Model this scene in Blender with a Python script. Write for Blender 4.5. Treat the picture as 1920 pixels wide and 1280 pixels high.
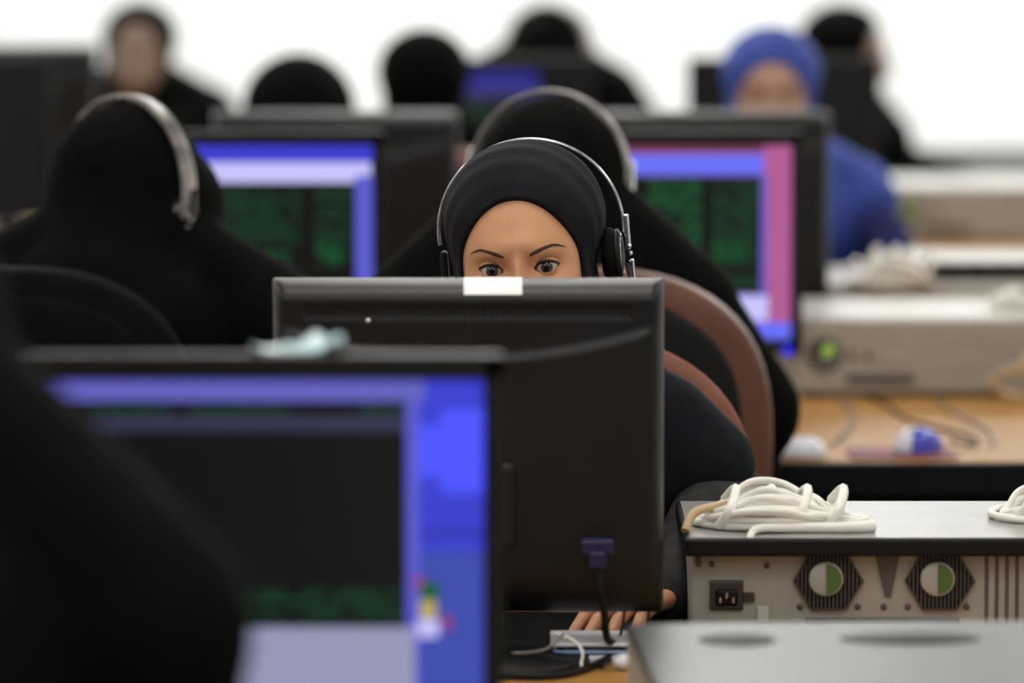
import bpy, bmesh, math, random
from mathutils import Vector, Matrix, Euler
from math import sin, cos, pi, sqrt, exp
random.seed(7)
for o in list(bpy.data.objects): bpy.data.objects.remove(o, do_unlink=True)
scene = bpy.context.scene
COL = scene.collection
PI = pi

# ------------------------------------------------------------------ camera, world, exposure
F = 9000.0                      # focal length in pixels of the 1920 px wide frame
H = 1.575                       # camera height
TH = math.atan(918.0/F)         # pitch below the horizon
cam_d = bpy.data.cameras.new('camera'); cam = bpy.data.objects.new('camera', cam_d); COL.objects.link(cam)
cam.location = (0, 0, H); cam.rotation_euler = (PI/2-TH, 0, 0)
cam_d.sensor_width = 36; cam_d.lens = F/1920*36
cam_d.clip_start = .1; cam_d.clip_end = 60
cam_d.dof.use_dof = True; cam_d.dof.focus_distance = 5.36; cam_d.dof.aperture_fstop = 2.8
scene.camera = cam
w = bpy.data.worlds.new('world'); scene.world = w; w.use_nodes = True
w.node_tree.nodes['Background'].inputs[0].default_value = (.9, .95, 1, 1)
w.node_tree.nodes['Background'].inputs[1].default_value = .3
vs = scene.view_settings
vs.view_transform = 'Standard'; vs.look = 'None'; vs.gamma = 1; vs.exposure = 0; vs.use_curve_mapping = False
LAMP = 8.5                      # brightness of the ceiling light diffusers

def S(Y, z=1.0): return F/(Y*cos(TH)+(H-z)*sin(TH))
def X(px, Y, z=1.0): return (px-960)/S(Y, z)
def P(px, py, Y):
    d = Vector((0, cos(TH), -sin(TH)))+Vector((1, 0, 0))*((px-960)/F)+Vector((0, sin(TH), cos(TH)))*((640-py)/F)
    return Vector((0, 0, H))+d*(Y/d.y)

# ------------------------------------------------------------------ materials
def srgb(r, g, b):
    f = lambda c: (c/255/12.92) if c/255 <= .04045 else ((c/255+.055)/1.055)**2.4
    return (f(r), f(g), f(b), 1)
def mat(name, col, rough=.5, metal=0, spec=.5, var=.12, scale=20, bump=0, bscale=200, sss=0, coat=0, sheen=0, emit=None, es=0):
    m = bpy.data.materials.new(name); m.use_nodes = True
    nt = m.node_tree; b = nt.nodes['Principled BSDF']
    b.inputs['Roughness'].default_value = rough; b.inputs['Metallic'].default_value = metal
    b.inputs['Specular IOR Level'].default_value = spec
    tc = nt.nodes.new('ShaderNodeTexCoord')
    n = nt.nodes.new('ShaderNodeTexNoise'); n.inputs['Scale'].default_value = scale; n.inputs['Detail'].default_value = 4
    nt.links.new(tc.outputs['Object'], n.inputs['Vector'])
    r = nt.nodes.new('ShaderNodeValToRGB')
    r.color_ramp.elements[0].position = .3; r.color_ramp.elements[1].position = .7
    r.color_ramp.elements[0].color = (col[0]*(1-var), col[1]*(1-var), col[2]*(1-var), 1)
    r.color_ramp.elements[1].color = (min(1, col[0]*(1+var)), min(1, col[1]*(1+var)), min(1, col[2]*(1+var)), 1)
    nt.links.new(n.outputs['Fac'], r.inputs['Fac']); nt.links.new(r.outputs['Color'], b.inputs['Base Color'])
    if bump:
        n2 = nt.nodes.new('ShaderNodeTexNoise'); n2.inputs['Scale'].default_value = bscale; n2.inputs['Detail'].default_value = 3
        nt.links.new(tc.outputs['Object'], n2.inputs['Vector'])
        bp = nt.nodes.new('ShaderNodeBump'); bp.inputs['Strength'].default_value = bump; bp.inputs['Distance'].default_value = .002
        nt.links.new(n2.outputs['Fac'], bp.inputs['Height']); nt.links.new(bp.outputs['Normal'], b.inputs['Normal'])
    if sss:
        b.inputs['Subsurface Weight'].default_value = sss; b.inputs['Subsurface Radius'].default_value = (.012, .005, .003)
        b.inputs['Subsurface Scale'].default_value = .6
    if coat: b.inputs['Coat Weight'].default_value = coat; b.inputs['Coat Roughness'].default_value = .05
    if sheen: b.inputs['Sheen Weight'].default_value = sheen; b.inputs['Sheen Roughness'].default_value = .6
    if emit:
        b.inputs['Emission Color'].default_value = emit; b.inputs['Emission Strength'].default_value = es
    return m
def wood(name, c1, c2):
    m = mat(name, c1, .42, spec=.25); nt = m.node_tree; b = nt.nodes['Principled BSDF']
    tc = nt.nodes.new('ShaderNodeTexCoord'); mp = nt.nodes.new('ShaderNodeMapping'); mp.inputs['Scale'].default_value = (1, 14, 1)
    wv = nt.nodes.new('ShaderNodeTexNoise'); wv.inputs['Scale'].default_value = 4; wv.inputs['Detail'].default_value = 6; wv.inputs['Distortion'].default_value = .6
    r = nt.nodes.new('ShaderNodeValToRGB'); r.color_ramp.elements[0].color = c1; r.color_ramp.elements[1].color = c2
    r.color_ramp.elements[0].position = .35; r.color_ramp.elements[1].position = .65
    nt.links.new(tc.outputs['Object'], mp.inputs['Vector']); nt.links.new(mp.outputs['Vector'], wv.inputs['Vector'])
    nt.links.new(wv.outputs['Fac'], r.inputs['Fac']); nt.links.new(r.outputs['Color'], b.inputs['Base Color'])
    return m
def glow(name, r, g, b, k=1.0):
    c = srgb(r, g, b)
    return mat(name, (.004, .004, .004, 1), .35, spec=.3, emit=c, es=k)

M = {}
M['wall'] = mat('wall_paint', (.86, .87, .86, 1), .7, var=.02, scale=2, bump=.1)
M['ceil'] = mat('ceiling_paint', (.8, .8, .8, 1), .8, var=.03)
M['dado'] = mat('dado_paint', (.36, .37, .35, 1), .5, var=.05)
M['floor'] = mat('floor_tile', (.13, .13, .125, 1), .35, var=.15, scale=3)
M['lamp'] = mat('lamp_diffuser', (.9, .9, .9, 1), .5, emit=(1, .97, .93, 1), es=LAMP)
M['white_metal'] = mat('white_metal', (.75, .75, .75, 1), .4)
M['black_plastic'] = mat('black_plastic', (.0065, .0066, .0070, 1), .42, spec=.34, bump=.08, bscale=900)
M['gloss_black'] = mat('gloss_black', (.008, .008, .009, 1), .25, spec=.5, var=.2)
M['dark_plastic'] = mat('dark_plastic', (.004, .004, .005, 1), .5, spec=.25)
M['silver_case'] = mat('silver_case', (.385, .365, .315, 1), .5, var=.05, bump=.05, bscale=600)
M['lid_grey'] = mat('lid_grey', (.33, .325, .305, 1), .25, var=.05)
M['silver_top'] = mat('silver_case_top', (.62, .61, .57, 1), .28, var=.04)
M['fan_dark'] = mat('fan_grille', (.045, .036, .03, 1), .5)
M['fan_hub'] = mat('fan_hub', (.42, .40, .37, 1), .5)
M['fan_green'] = mat('fan_label_green', (.085, .15, .04, 1), .5)
M['slot_dark'] = mat('drive_slot', (.09, .08, .075, 1), .5)
M['btn_green'] = mat('button_green', (.1, .2, .03, 1), .4, emit=srgb(170, 205, 95), es=.55)
M['metal'] = mat('steel', (.55, .55, .55, 1), .25, metal=1, var=.06)
M['chrome'] = mat('chrome', (.8, .82, .85, 1), .16, metal=1, var=.05)
M['band'] = mat('headset_band', (.5, .5, .52, 1), .28, metal=.85, var=.5, scale=60)
M['band_glints'] = mat('headset_band_glints', (.26, .24, .22, 1), .3, metal=.2, var=.97, scale=16)  # noise patches put broken highlights into the band colour
M['black_cloth'] = mat('black_cloth', (.0032, .0034, .0036, 1), .9, spec=.06, var=.3, bump=.25, bscale=500)
M['scarf'] = mat('black_scarf', (.0085, .0085, .0115, 1), .8, spec=.15, var=.35, scale=14, bump=.3, bscale=900, sheen=.015)
M['cape'] = mat('navy_black_cape', (.0055, .0068, .0095, 1), .8, spec=.12, var=.3, bump=.3, bscale=700)
M['char_cloth'] = mat('charcoal_sleeve', (.034, .032, .034, 1), .8, spec=.15, var=.35, scale=40, bump=.4, bscale=600)
M['blue_cloth'] = mat('blue_scarf', (.04, .075, .36, 1), .7, var=.3, scale=8, spec=.3)
M['blue_dark'] = mat('navy_coat', (.013, .018, .10, 1), .75, var=.3, scale=8, spec=.3)
M['skin'] = mat('skin', (.70, .36, .19, 1), .36, spec=.45, var=.07, scale=30, sss=.25, bump=.12, bscale=700)
M['skin_mid'] = mat('skin_mid', (.46, .27, .185, 1), .5, var=.08, scale=30)
M['skin_pale'] = mat('skin_pale', (.28, .20, .155, 1), .5, spec=.4, var=.07, scale=30)
M['lip'] = mat('lips', (.4, .13, .1, 1), .4)
M['brow'] = mat('eyebrow_hair', (.075, .030, .018, 1), .8)
M['sclera'] = mat('eye_white', (.47, .44, .42, 1), .15, coat=1, var=.05)
M['iris'] = mat('iris_brown', (.020, .008, .0045, 1), .15, coat=1, var=.4, scale=400)
M['pupil'] = mat('pupil', (.002, .002, .002, 1), .08, coat=1)
M['lash'] = mat('eyelash', (.01, .006, .005, 1), .6)
M['leather'] = mat('brown_leather', (.24, .088, .055, 1), .45, spec=.45, var=.15, bump=.5, bscale=260)
M['leather_dark'] = mat('dark_brown_leather', (.125, .042, .020, 1), .45, spec=.5, var=.15, bump=.4, bscale=260)
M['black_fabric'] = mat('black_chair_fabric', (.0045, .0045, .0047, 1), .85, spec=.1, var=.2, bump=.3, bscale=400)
M['wood'] = wood('desk_wood', (.34, .165, .04, 1), (.47, .25, .07, 1))
M['white_cable'] = mat('white_cable', (.88, .86, .79, 1), .45, var=.08)
M['tan_cable'] = mat('tan_cable', (.55, .4, .22, 1), .5)
M['grey_cable'] = mat('grey_cable', (.25, .22, .19, 1), .45)
M['white_plastic'] = mat('white_plastic', (.75, .76, .82, 1), .3, var=.04)
M['paper'] = mat('paper', (.9, .9, .88, 1), .6, var=.02)
M['paper_blue'] = mat('pale_blue_cover', (.35, .5, .75, 1), .4)
M['blue_plastic'] = mat('blue_plastic', (.05, .06, .5, 1), .25)
M['vga_blue'] = mat('plug_blue', (.008, .006, .055, 1), .45)
M['purple'] = mat('mouse_pad_purple', (.2, .05, .08, 1), .6)
M['film'] = mat('clear_film', (.5, .72, .78, 1), .12, spec=.9, var=.35)
# screen colours
M['s_black'] = glow('screen_black', 13, 13, 17, .8)
M['s_blue'] = glow('screen_blue', 58, 62, 205)
M['s_bluehi'] = glow('screen_blue_bright', 76, 86, 255)
M['s_bluelo'] = glow('screen_blue_low', 62, 76, 172)
M['s_navy'] = glow('screen_navy', 44, 46, 140)
M['s_frame'] = glow('screen_window_frame', 92, 92, 205)
M['s_title'] = glow('screen_title', 98, 98, 190)
M['s_grey'] = glow('screen_grey_bar', 52, 52, 78)
M['s_lav'] = glow('screen_lavender', 200, 196, 252)
M['s_lavgrey'] = glow('screen_lavender_grey', 150, 150, 182)
M['s_green'] = glow('screen_green_text', 22, 92, 50)
M['s_greenlo'] = glow('screen_green_dim', 17, 64, 37)
M['s_pink'] = glow('screen_pink', 176, 92, 148)
M['s_maroon'] = glow('screen_maroon', 112, 54, 84)
M['s_bluet'] = glow('screen_blue_title', 104, 112, 250)
M['s_violet'] = glow('screen_violet', 112, 92, 196)
M['s_yel'] = glow('screen_icon_yellow', 190, 170, 90)
M['s_red'] = glow('screen_icon_red', 150, 60, 110)
M['led_blue'] = glow('blue_led', 30, 30, 250, 1.3)

# ------------------------------------------------------------------ mesh helpers
class B:
    def __init__(s): s.bm = bmesh.new(); s.mats = []
    def mi(s, m):
        if m not in s.mats: s.mats.append(m)
        return s.mats.index(m)
    def add(s, verts, faces, m, smooth=False, M4=None):
        k = s.mi(m)
        vs_ = [s.bm.verts.new(M4 @ Vector(v) if M4 else v) for v in verts]
        for f in faces:
            try:
                fc = s.bm.faces.new([vs_[i] for i in f]); fc.material_index = k; fc.smooth = smooth
            except ValueError: pass
    def box(s, c, d, m, bev=0, seg=2, rot=None, M4=None):
        t = bmesh.new(); bmesh.ops.create_cube(t, size=1)
        for v in t.verts: v.co = Vector((v.co.x*d[0], v.co.y*d[1], v.co.z*d[2]))
        if bev: bmesh.ops.bevel(t, geom=t.edges[:], offset=bev, segments=seg, profile=.5, affect='EDGES')
        R = (Euler(rot).to_matrix().to_4x4() if rot else Matrix.Identity(4))
        T = Matrix.Translation(c) @ R
        if M4: T = M4 @ T
        t.verts.index_update()
        s.add([T @ v.co for v in t.verts], [[v.index for v in f.verts] for f in t.faces], m, False)
        t.free()
    def grid(s, rows, m, smooth=True, wrap=False, M4=None):
        nr, nc = len(rows), len(rows[0]); vs_ = [p for r in rows for p in r]; fs = []
        for i in range(nr-1):
            for j in range(nc if wrap else nc-1):
                j2 = (j+1) % nc
                fs.append((i*nc+j, i*nc+j2, (i+1)*nc+j2, (i+1)*nc+j))
        s.add(vs_, fs, m, smooth, M4)
    def tube(s, path, r, m, seg=8, close=False, M4=None, caps=True):
        n = len(path); path = [Vector(p) for p in path]; rows = []; up = None
        for i in range(n):
            a = path[(i-1) % n] if (close or i > 0) else path[0]; b = path[(i+1) % n] if (close or i < n-1) else path[-1]
            t = (b-a); t = t.normalized() if t.length > 1e-9 else Vector((0, 0, 1))
            if up is None: up = Vector((0, 0, 1)) if abs(t.z) < .9 else Vector((1, 0, 0))
            sd = t.cross(up); sd.normalize(); up = sd.cross(t); up.normalize()
            rr = r[i] if isinstance(r, (list, tuple)) else r
            rows.append([path[i]+(sd*cos(q)+up*sin(q))*rr for q in [2*PI*k/seg for k in range(seg)]])
        if close: rows.append(rows[0])
        s.grid(rows, m, True, True, M4)
        if caps and not close:
            for row in (rows[0], rows[-1]): s.add(row, [list(range(seg))], m, False, M4)
    def lathe(s, prof, m, seg=32, M4=None, smooth=True):
        rows = [[Vector((r*cos(2*PI*k/seg), r*sin(2*PI*k/seg), z)) for k in range(seg)] for r, z in prof]
        s.grid(rows, m, smooth, True, M4)
    def ell(s, c, r, m, seg=24, M4=None):
        rows = []
        n = seg//2
        for i in range(n+1):
            a = PI*i/n; a = min(max(a, .02), PI-.02)
            rows.append([Vector((c[0]+r[0]*sin(a)*cos(2*PI*k/seg), c[1]+r[1]*sin(a)*sin(2*PI*k/seg), c[2]-r[2]*cos(a))) for k in range(seg)])
        s.grid(rows, m, True, True, M4)
        s.add(rows[0], [list(range(seg))], m, True, M4); s.add(rows[-1], [list(range(seg))], m, True, M4)
    def prism(s, pts, y0, y1, m, M4=None):      # polygon in xz, extruded in y
        n = len(pts)
        v = [Vector((x, y0, z)) for x, z in pts]+[Vector((x, y1, z)) for x, z in pts]
        f = [list(range(n)), list(range(2*n-1, n-1, -1))]+[(i, (i+1) % n, n+(i+1) % n, n+i) for i in range(n)]
        s.add(v, f, m, False, M4)
    def mesh(s, me, m):
        s.add([v.co.copy() for v in me.vertices], [list(p.vertices) for p in me.polygons], m, True)
    def build(s, name, parent=None, fixn=True):
        if fixn: bmesh.ops.recalc_face_normals(s.bm, faces=s.bm.faces[:])
        me = bpy.data.meshes.new(name); s.bm.to_mesh(me); s.bm.free()
        for m in s.mats: me.materials.append(M[m])
        o = bpy.data.objects.new(name, me); COL.objects.link(o)
        if parent: o.parent = parent
        return o
def spline(pts, n=8, close=False):
    pts = [Vector(p) for p in pts]; out = []; N = len(pts)
    for i in range(N if close else N-1):
        p0 = pts[(i-1) % N] if (close or i) else pts[0]; p1 = pts[i]; p2 = pts[(i+1) % N]
        p3 = pts[(i+2) % N] if (close or i+2 < N) else pts[-1]
        for k in range(n):
            t = k/n
            out.append(.5*((2*p1)+(p2-p0)*t+(2*p0-5*p1+4*p2-p3)*t*t+(-p0+3*p1-3*p2+p3)*t*t*t))
    if not close: out.append(pts[-1])
    return out
def thing(name, loc, rz=0, label=None, cat=None, group=None):
    o = bpy.data.objects.new(name, None); o.empty_display_size = .05; COL.objects.link(o)
    o.location = loc; o.rotation_euler = (0, 0, rz); tag(o, label, cat, group); return o
def tag(o, label=None, cat=None, group=None, kind=None):
    if label: o['label'] = label
    if cat: o['category'] = cat
    if group: o['group'] = group
    if kind: o['kind'] = kind
    return o
def kids(o): return [c for c in bpy.data.objects if c.parent == o]
def dup(root, loc, rz, label, group=None):
    def cp(o, par):
        c = o.copy(); COL.objects.link(c); c.parent = par
        for ch in kids(o): cp(ch, c)
        return c
    src = kids(root)
    r = root.copy(); COL.objects.link(r); r.location = loc; r.rotation_euler = (0, 0, rz); r['label'] = label
    if group: r['group'] = group
    for ch in src: cp(ch, r)
    return r
def struct(b, name):
    o = b.build(name); o['kind'] = 'structure'; return o
def smooth01(x): x = max(0, min(1, x)); return x*x*(3-2*x)

# ------------------------------------------------------------------ the room
FAR = 13.4; XL, XR, YB, ZC = -4.2, 4.2, -1.6, 3.0
b = B(); b.box((0, (FAR+YB)/2, -.05), (XR-XL+.4, FAR-YB+.4, .1), 'floor'); struct(b, 'floor')
b = B(); b.box((0, (FAR+YB)/2, ZC+.05), (XR-XL+.4, FAR-YB+.4, .1), 'ceil'); struct(b, 'ceiling')
b = B(); b.box((0, FAR+.06, ZC/2), (XR-XL+.3, .12, ZC), 'wall'); struct(b, 'wall_far')
b = B(); b.box((0, YB-.06, ZC/2), (XR-XL+.3, .12, ZC), 'wall'); struct(b, 'wall_near')
b = B(); b.box((XL-.06, (FAR+YB)/2, ZC/2), (.12, FAR-YB, ZC), 'wall'); struct(b, 'wall_left')
b = B(); b.box((XR+.06, (FAR+YB)/2, ZC/2), (.12, FAR-YB, ZC), 'wall'); struct(b, 'wall_right')
b = B(); b.box((0, FAR-.012, .37), (XR-XL, .024, .74), 'dado', .004); b.box((0, FAR-.022, .745), (XR-XL, .044, .03), 'dado', .006); struct(b, 'trim_1')
# ceiling lights
def ceiling_light():
    t = thing('ceiling_light', (0, 0, ZC))
    b = B()
    for sx in (-1, 1): b.box((sx*.31, 0, -.03), (.03, 1.24, .06), 'white_metal', .004)
    for sy in (-1, 1): b.box((0, sy*.61, -.03), (.59, .03, .06), 'white_metal', .004)
    b.build('frame', t)
    b = B(); b.box((0, 0, -.03), (.588, 1.188, .02), 'lamp'); b.build('diffuser', t)
    return t
LX = (-2.4, 0, 2.4); LY = (.6, 3.0, 5.0, 7.4, 9.8)
cl = ceiling_light(); first = True
for i, ly in enumerate(LY):
    for j, lx in enumerate(LX):
        lab = 'bright fluorescent panel recessed under the ceiling above the rows of desks'
        if first: cl.location = (lx, ly, ZC-.0); tag(cl, lab, 'ceiling light', 'fluorescent panels in the ceiling'); first = False
        else: dup(cl, (lx, ly, ZC-.0), 0, lab)
        
M['wall_fill_lamp'] = mat('wall_fill_diffuser', (.9, .9, .9, 1), .5, emit=(.97, 1, .99, 1), es=34)  # for unseen strip lamps added to wash the far wall white
def wall_fill_light(x):
    t = thing('ceiling_light', (x, 12.35, ZC), 0)
    b = B(); b.box((0, 0, -.025), (2.1, .36, .05), 'white_metal', .01); b.build('frame', t)
    b = B(); b.box((0, 0, -.062), (2.04, .30, .024), 'wall_fill_lamp', .008); b.build('diffuser', t)
    return t
for x_, lb in ((-2.5, 'added unseen strip light brightening the far white wall, leftmost of three'), (0, 'added unseen strip light brightening the far white wall, middle of three'), (2.5, 'added unseen strip light brightening the far white wall, rightmost of three')):
    tag(wall_fill_light(x_), lb, 'ceiling light')
# ------------------------------------------------------------------ desks
DZ = .73
def desk(x0, x1, y0, y1, label, edge='gloss_black', eh=.045):
    t = thing('desk', ((x0+x1)/2, (y0+y1)/2, 0), 0, label, 'desk', 'long wooden desks in rows')
    w_, d_ = x1-x0, y1-y0
    b = B(); b.box((0, 0, DZ-.0125), (w_-.02, d_-.02, .025), 'wood', .002); b.build('desk_top', t)
    for sy in (-1, 1):
        b = B(); b.box((0, sy*(d_/2-.006), DZ-eh/2-.001), (w_, .014, eh), edge, .003); b.build('edge_band', t)
    n = 3
    for k in range(n):
        b = B(); b.box((-w_/2+.05+k*(w_-.1)/(n-1), 0, (DZ-.028)/2), (.03, d_-.12, DZ-.03), 'dark_plastic', .003); b.build('leg_panel', t)
    b = B(); b.box((0, 0, .45), (w_-.14, .02, .46), 'dark_plastic', .002); b.build('modesty_panel', t)
    return t
desk(-1.3, 1.5, 3.62, 4.61, 'wooden desk with black edges nearest the camera, under the large blurred blue screen')
desk(-1.3, 1.5, 4.63, 5.37, 'wooden desk with black edges in front of the woman looking over her monitor')
desk(-1.5, 1.7, 6.63, 7.68, 'wooden desk with black edge carrying the white and blue mouse and the silver case')
desk(-1.5, 1.7, 7.70, 8.50, 'wooden desk with black edges in front of the woman in the blue headscarf')
desk(-1.9, 2.1, 10.0, 10.85, 'far wooden desk under the dark monitors, facing the seated women turned away')
desk(-1.9, 2.1, 10.87, 11.25, 'narrow farthest wooden desk, nearest the bright white wall')

# ------------------------------------------------------------------ monitors
MW, MH, MB0 = .41, .344, .064
def screen_mesh(items, parent, base='s_black', lines=None):
    """items: (x0,y0,x1,y1,mat) in screen fractions, y down"""
    b = B(); sw, sh = .376, .301; z0 = MB0+MH-.0215; x0 = -sw/2
    def q(u0, v0, u1, v1, m, k):
        b.add([(x0+u0*sw, .004-k, z0-v0*sh), (x0+u1*sw, .004-k, z0-v0*sh), (x0+u1*sw, .004-k, z0-v1*sh), (x0+u0*sw, .004-k, z0-v1*sh)], [(0, 3, 2, 1)], m)
    q(0, 0, 1, 1, base, 0)
    for k, it in enumerate(items): q(*it, .00012*(k+1))
    for (u0, v0, u1, v1, n, m, dens, run) in (lines or []):
        for r in range(n):
            v = v0+(v1-v0)*(r+.2)/n; vh = (v1-v0)/n*.62; u = u0
            while u < u1:
                L = random.uniform(.3, 1)*run
                if random.random() < dens: q(u, v, min(u+L, u1), v+vh, m, .0018)
                u += L+run*.12
    o = b.build('screen', parent, fixn=False); return o
def rear_depth(x, z):
    def p(e, w_): e = max(0, min(1, e/w_)); return sqrt(max(0, 1-(1-e)**2))
    ex = MW/2-abs(x); et = MB0+MH-z; eb = z-MB0
    d = .020+.038*p(ex, .014)*p(et, .020)*p(eb, .04)
    cz = MB0+MH-.040-.034*(1-(x/(MW/2))**2)
    s_ = smooth01((cz-z)/.010)*smooth01(ex/.03)
    d += .005*s_*smooth01(eb/.06)
    if .024 < et < .036 and ex > .035: d -= .0030*(.5+.5*sin(x*2*PI/.0042))
    if abs(x) < .0018 and .022 < et < .062: d += .0012
    d += .004*s_*exp(-((x/.06)**2+((z-MB0-.12)/.05)**2))
    return d
def make_monitor(loc, rz, label, items=None, lines=None, base='s_black', group='flat black monitors on the desks', detail=False, led=False, cable_dir=1):
    t = thing('monitor', loc, rz, label, 'monitor', group)
    b = B(); nx, nz = (200, 90) if detail else (40, 36)
    def sp(k, n): u = k/n; return .5-.5*cos(PI*u) if True else u
    xs = [-MW/2+MW*(.55*k/nx+.45*sp(k, nx)) for k in range(nx+1)]; zs = [MB0+MH*(.45*k/nz+.55*sp(k, nz)) for k in range(nz+1)]
    rows = [[Vector((x, rear_depth(x, z), z)) for x in xs] for z in zs]
    b.grid(rows, 'black_plastic', True)
    ring = [r for r in ([rows[0], [r[-1] for r in rows], rows[-1][::-1], [r[0] for r in rows][::-1]])]
    for seg in ring: b.grid([seg, [Vector((p.x, .0185, p.z)) for p in seg]], 'black_plastic', False)
    b.build('housing', t)
    b = B(); sw, sh = .376, .301; zt = MB0+MH; zs1 = zt-.0215; zs0 = zs1-sh
    b.box((0, .0095, (zt+zs1)/2), (MW, .019, zt-zs1), 'black_plastic', .002)
    b.box((0, .0095, (MB0+zs0)/2), (MW, .019, zs0-MB0), 'black_plastic', .002)
    for sx in (-1, 1): b.box((sx*(MW/2+sw/2)/2, .0095, MB0+MH/2), ((MW-sw)/2, .019, MH-.001), 'black_plastic', .002)
    bz = b.build('bezel', t)
    if led:
        b = B(); b.lathe([(0.0001, 0), (.007, 0), (.007, .004), (.0001, .004)], 'led_blue', 20, Matrix.Translation((MW/2-.022, .001, MB0+.004)) @ Matrix.Rotation(PI/2, 4, 'X')); b.build('power_light', bz)
    for k in range(4):
        b = B(); b.box((.06+k*.022, -.0007, MB0+.009), (.012, .003, .004), 'dark_plastic', .0008); b.build('button', bz)
    screen_mesh(items or [], t, base, lines)
    b = B()
    b.box((0, .062, .13), (.075, .03, .22), 'black_plastic', .008, 3)
    b.box((0, .050, .17), (.1, .05, .09), 'black_plastic', .008, 3)
    b.build('stand_neck', t)
    b = B(); prof = [(.0001, 0), (.118, 0), (.122, .004), (.12, .009), (.05, .017), (.0001, .018)]
    b.lathe(prof, 'black_plastic', 40, Matrix.Translation((0, .05, 0)) @ Matrix.Diagonal((1.05, .82, 1, 1))); b.build('stand_base', t)
    b = B(); yv = .074
    b.box((.0, yv-.006, .0) , (.001, .001, .001), 'dark_plastic')
    return t
random.seed(3)
def fr(px0, py0, px1, py1, sx0, sx1, sy0, sy1, m): return ((px0-sx0)/(sx1-sx0), (py0-sy0)/(sy1-sy0), (px1-sx0)/(sx1-sx0), (py1-sy0)/(sy1-sy0), m)
# nearest monitor, blue screen
q = lambda a, c, d, e, m: fr(a, c, d, e, 56, 910, 715, 1399, m)
Q = lambda a, c, d, e, n, m, dn, rn: tuple(fr(a, c, d, e, 56, 910, 715, 1399, m)[:4])+(n, m, dn, rn)
MB0 = .086
near_items = [q(56, 715, 910, 1399, 's_blue'), q(785, 800, 910, 900, 's_bluehi'), q(830, 770, 910, 930, 's_bluehi'), q(785, 1003, 910, 1012, 's_navy'), q(785, 1040, 910, 1399, 's_bluelo'),
    q(56, 717, 800, 755, 's_title'), q(56, 755, 788, 1399, 's_frame'), q(56, 755, 764, 1186, 's_black'), q(56, 782, 764, 812, 's_grey'), q(56, 1186, 780, 1399, 's_lavgrey'),
    q(778, 1090, 800, 1115, 's_red'), q(792, 1100, 826, 1135, 's_green'), q(790, 1135, 820, 1170, 's_yel'), q(785, 1172, 825, 1205, 's_lav'), q(830, 1165, 850, 1190, 's_red')]
near_lines = [Q(60, 762, 760, 780, 1, 's_greenlo', .8, .05), Q(260, 1112, 760, 1172, 4, 's_greenlo', .72, .02)]
make_monitor((X(483, 3.96), 3.96, DZ), 0, 'large blurred black monitor with a vivid blue screen, nearest in the left foreground', near_items, near_lines, group='monitors with lit screens facing the camera')
# centre monitor, its back to the camera
MB0, MH = .050, .352
CMX = X(878, 4.97); CMY = 4.95+.075
CM = make_monitor((CMX, CMY, DZ-.002), PI, 'black monitor seen from behind with a white label on top, hiding the woman\'s mouth', detail=True, base='s_grey')
b = B(); rows = []
for k in range(9):
    z = MB0+MH-.0005-.0125*k/8; rr = []
    for j in range(13):
        x = .0045-.0605*j/12; rr.append(Vector((x, rear_depth(x, z)+.0009, z)))
    rows.append(rr)
rows.insert(0, [Vector((p.x, .010, MB0+MH+.0012)) for p in rows[0]])
rows.insert(1, [Vector((p.x, .019, MB0+MH+.0010)) for p in rows[0]])
b.grid(rows, 'paper'); b.build('paper_label', CM)['label'] = 'white paper label'
b = B(); b.lathe([(.0001, .0), (.003, 0), (.003, .0015), (.0001, .002)], 'metal', 14, Matrix.Translation((.104, rear_depth(.104, .36)+.0, .362)) @ Matrix.Rotation(-PI/2, 4, 'X')); b.build('screw', CM)
MB0, MH = .071, .344
# row behind: two lit screens
q = lambda a, c, d, e, m: fr(a, c, d, e, 243, 700, 273, 638, m)
Q = lambda a, c, d, e, n, m, dn, rn: tuple(fr(a, c, d, e, 243, 700, 273, 638, m)[:4])+(n, m, dn, rn)
make_monitor((X(471, 7.41), 7.41, DZ), 0, 'black monitor with blue-framed green terminal screen beside the headset wearer on the left',
    [q(243, 273, 700, 305, 's_blue'), q(243, 305, 697, 343, 's_lav'), q(667, 330, 700, 638, 's_frame'), q(243, 346, 666, 606, 's_black'), q(243, 606, 666, 638, 's_lav')],
    [Q(300, 352, 562, 460, 13, 's_greenlo', .78, .05), Q(592, 352, 662, 500, 17, 's_greenlo', .8, .05), Q(500, 470, 545, 500, 3, 's_green', .9, .04), Q(592, 455, 640, 500, 4, 's_green', .9, .04)],
    group='monitors with lit screens facing the camera')
q = lambda a, c, d, e, m: fr(a, c, d, e, 1028, 1485, 273, 638, m)
Q = lambda a, c, d, e, n, m, dn, rn: tuple(fr(a, c, d, e, 1028, 1485, 273, 638, m)[:4])+(n, m, dn, rn)
make_monitor((X(1256, 7.41), 7.41, DZ), 0, 'black monitor with pink-bordered green terminal screen left of the silver case',
    [q(1028, 273, 1485, 638, 's_pink'), q(1028, 273, 1432, 287, 's_maroon'), q(1028, 290, 1432, 327, 's_bluet'), q(1028, 325, 1440, 560, 's_violet'), q(1028, 331, 1428, 552, 's_black'), q(1028, 556, 1442, 603, 's_lav'), q(1028, 606, 1485, 638, 's_bluet')],
    [Q(1215, 335, 1315, 500, 19, 's_green', .85, .05), Q(1338, 335, 1424, 500, 19, 's_greenlo', .85, .05), Q(1338, 455, 1400, 490, 4, 's_green', .95, .05), Q(1340, 515, 1424, 545, 3, 's_greenlo', .9, .05)],
    group='monitors with lit screens facing the camera', led=True)
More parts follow.
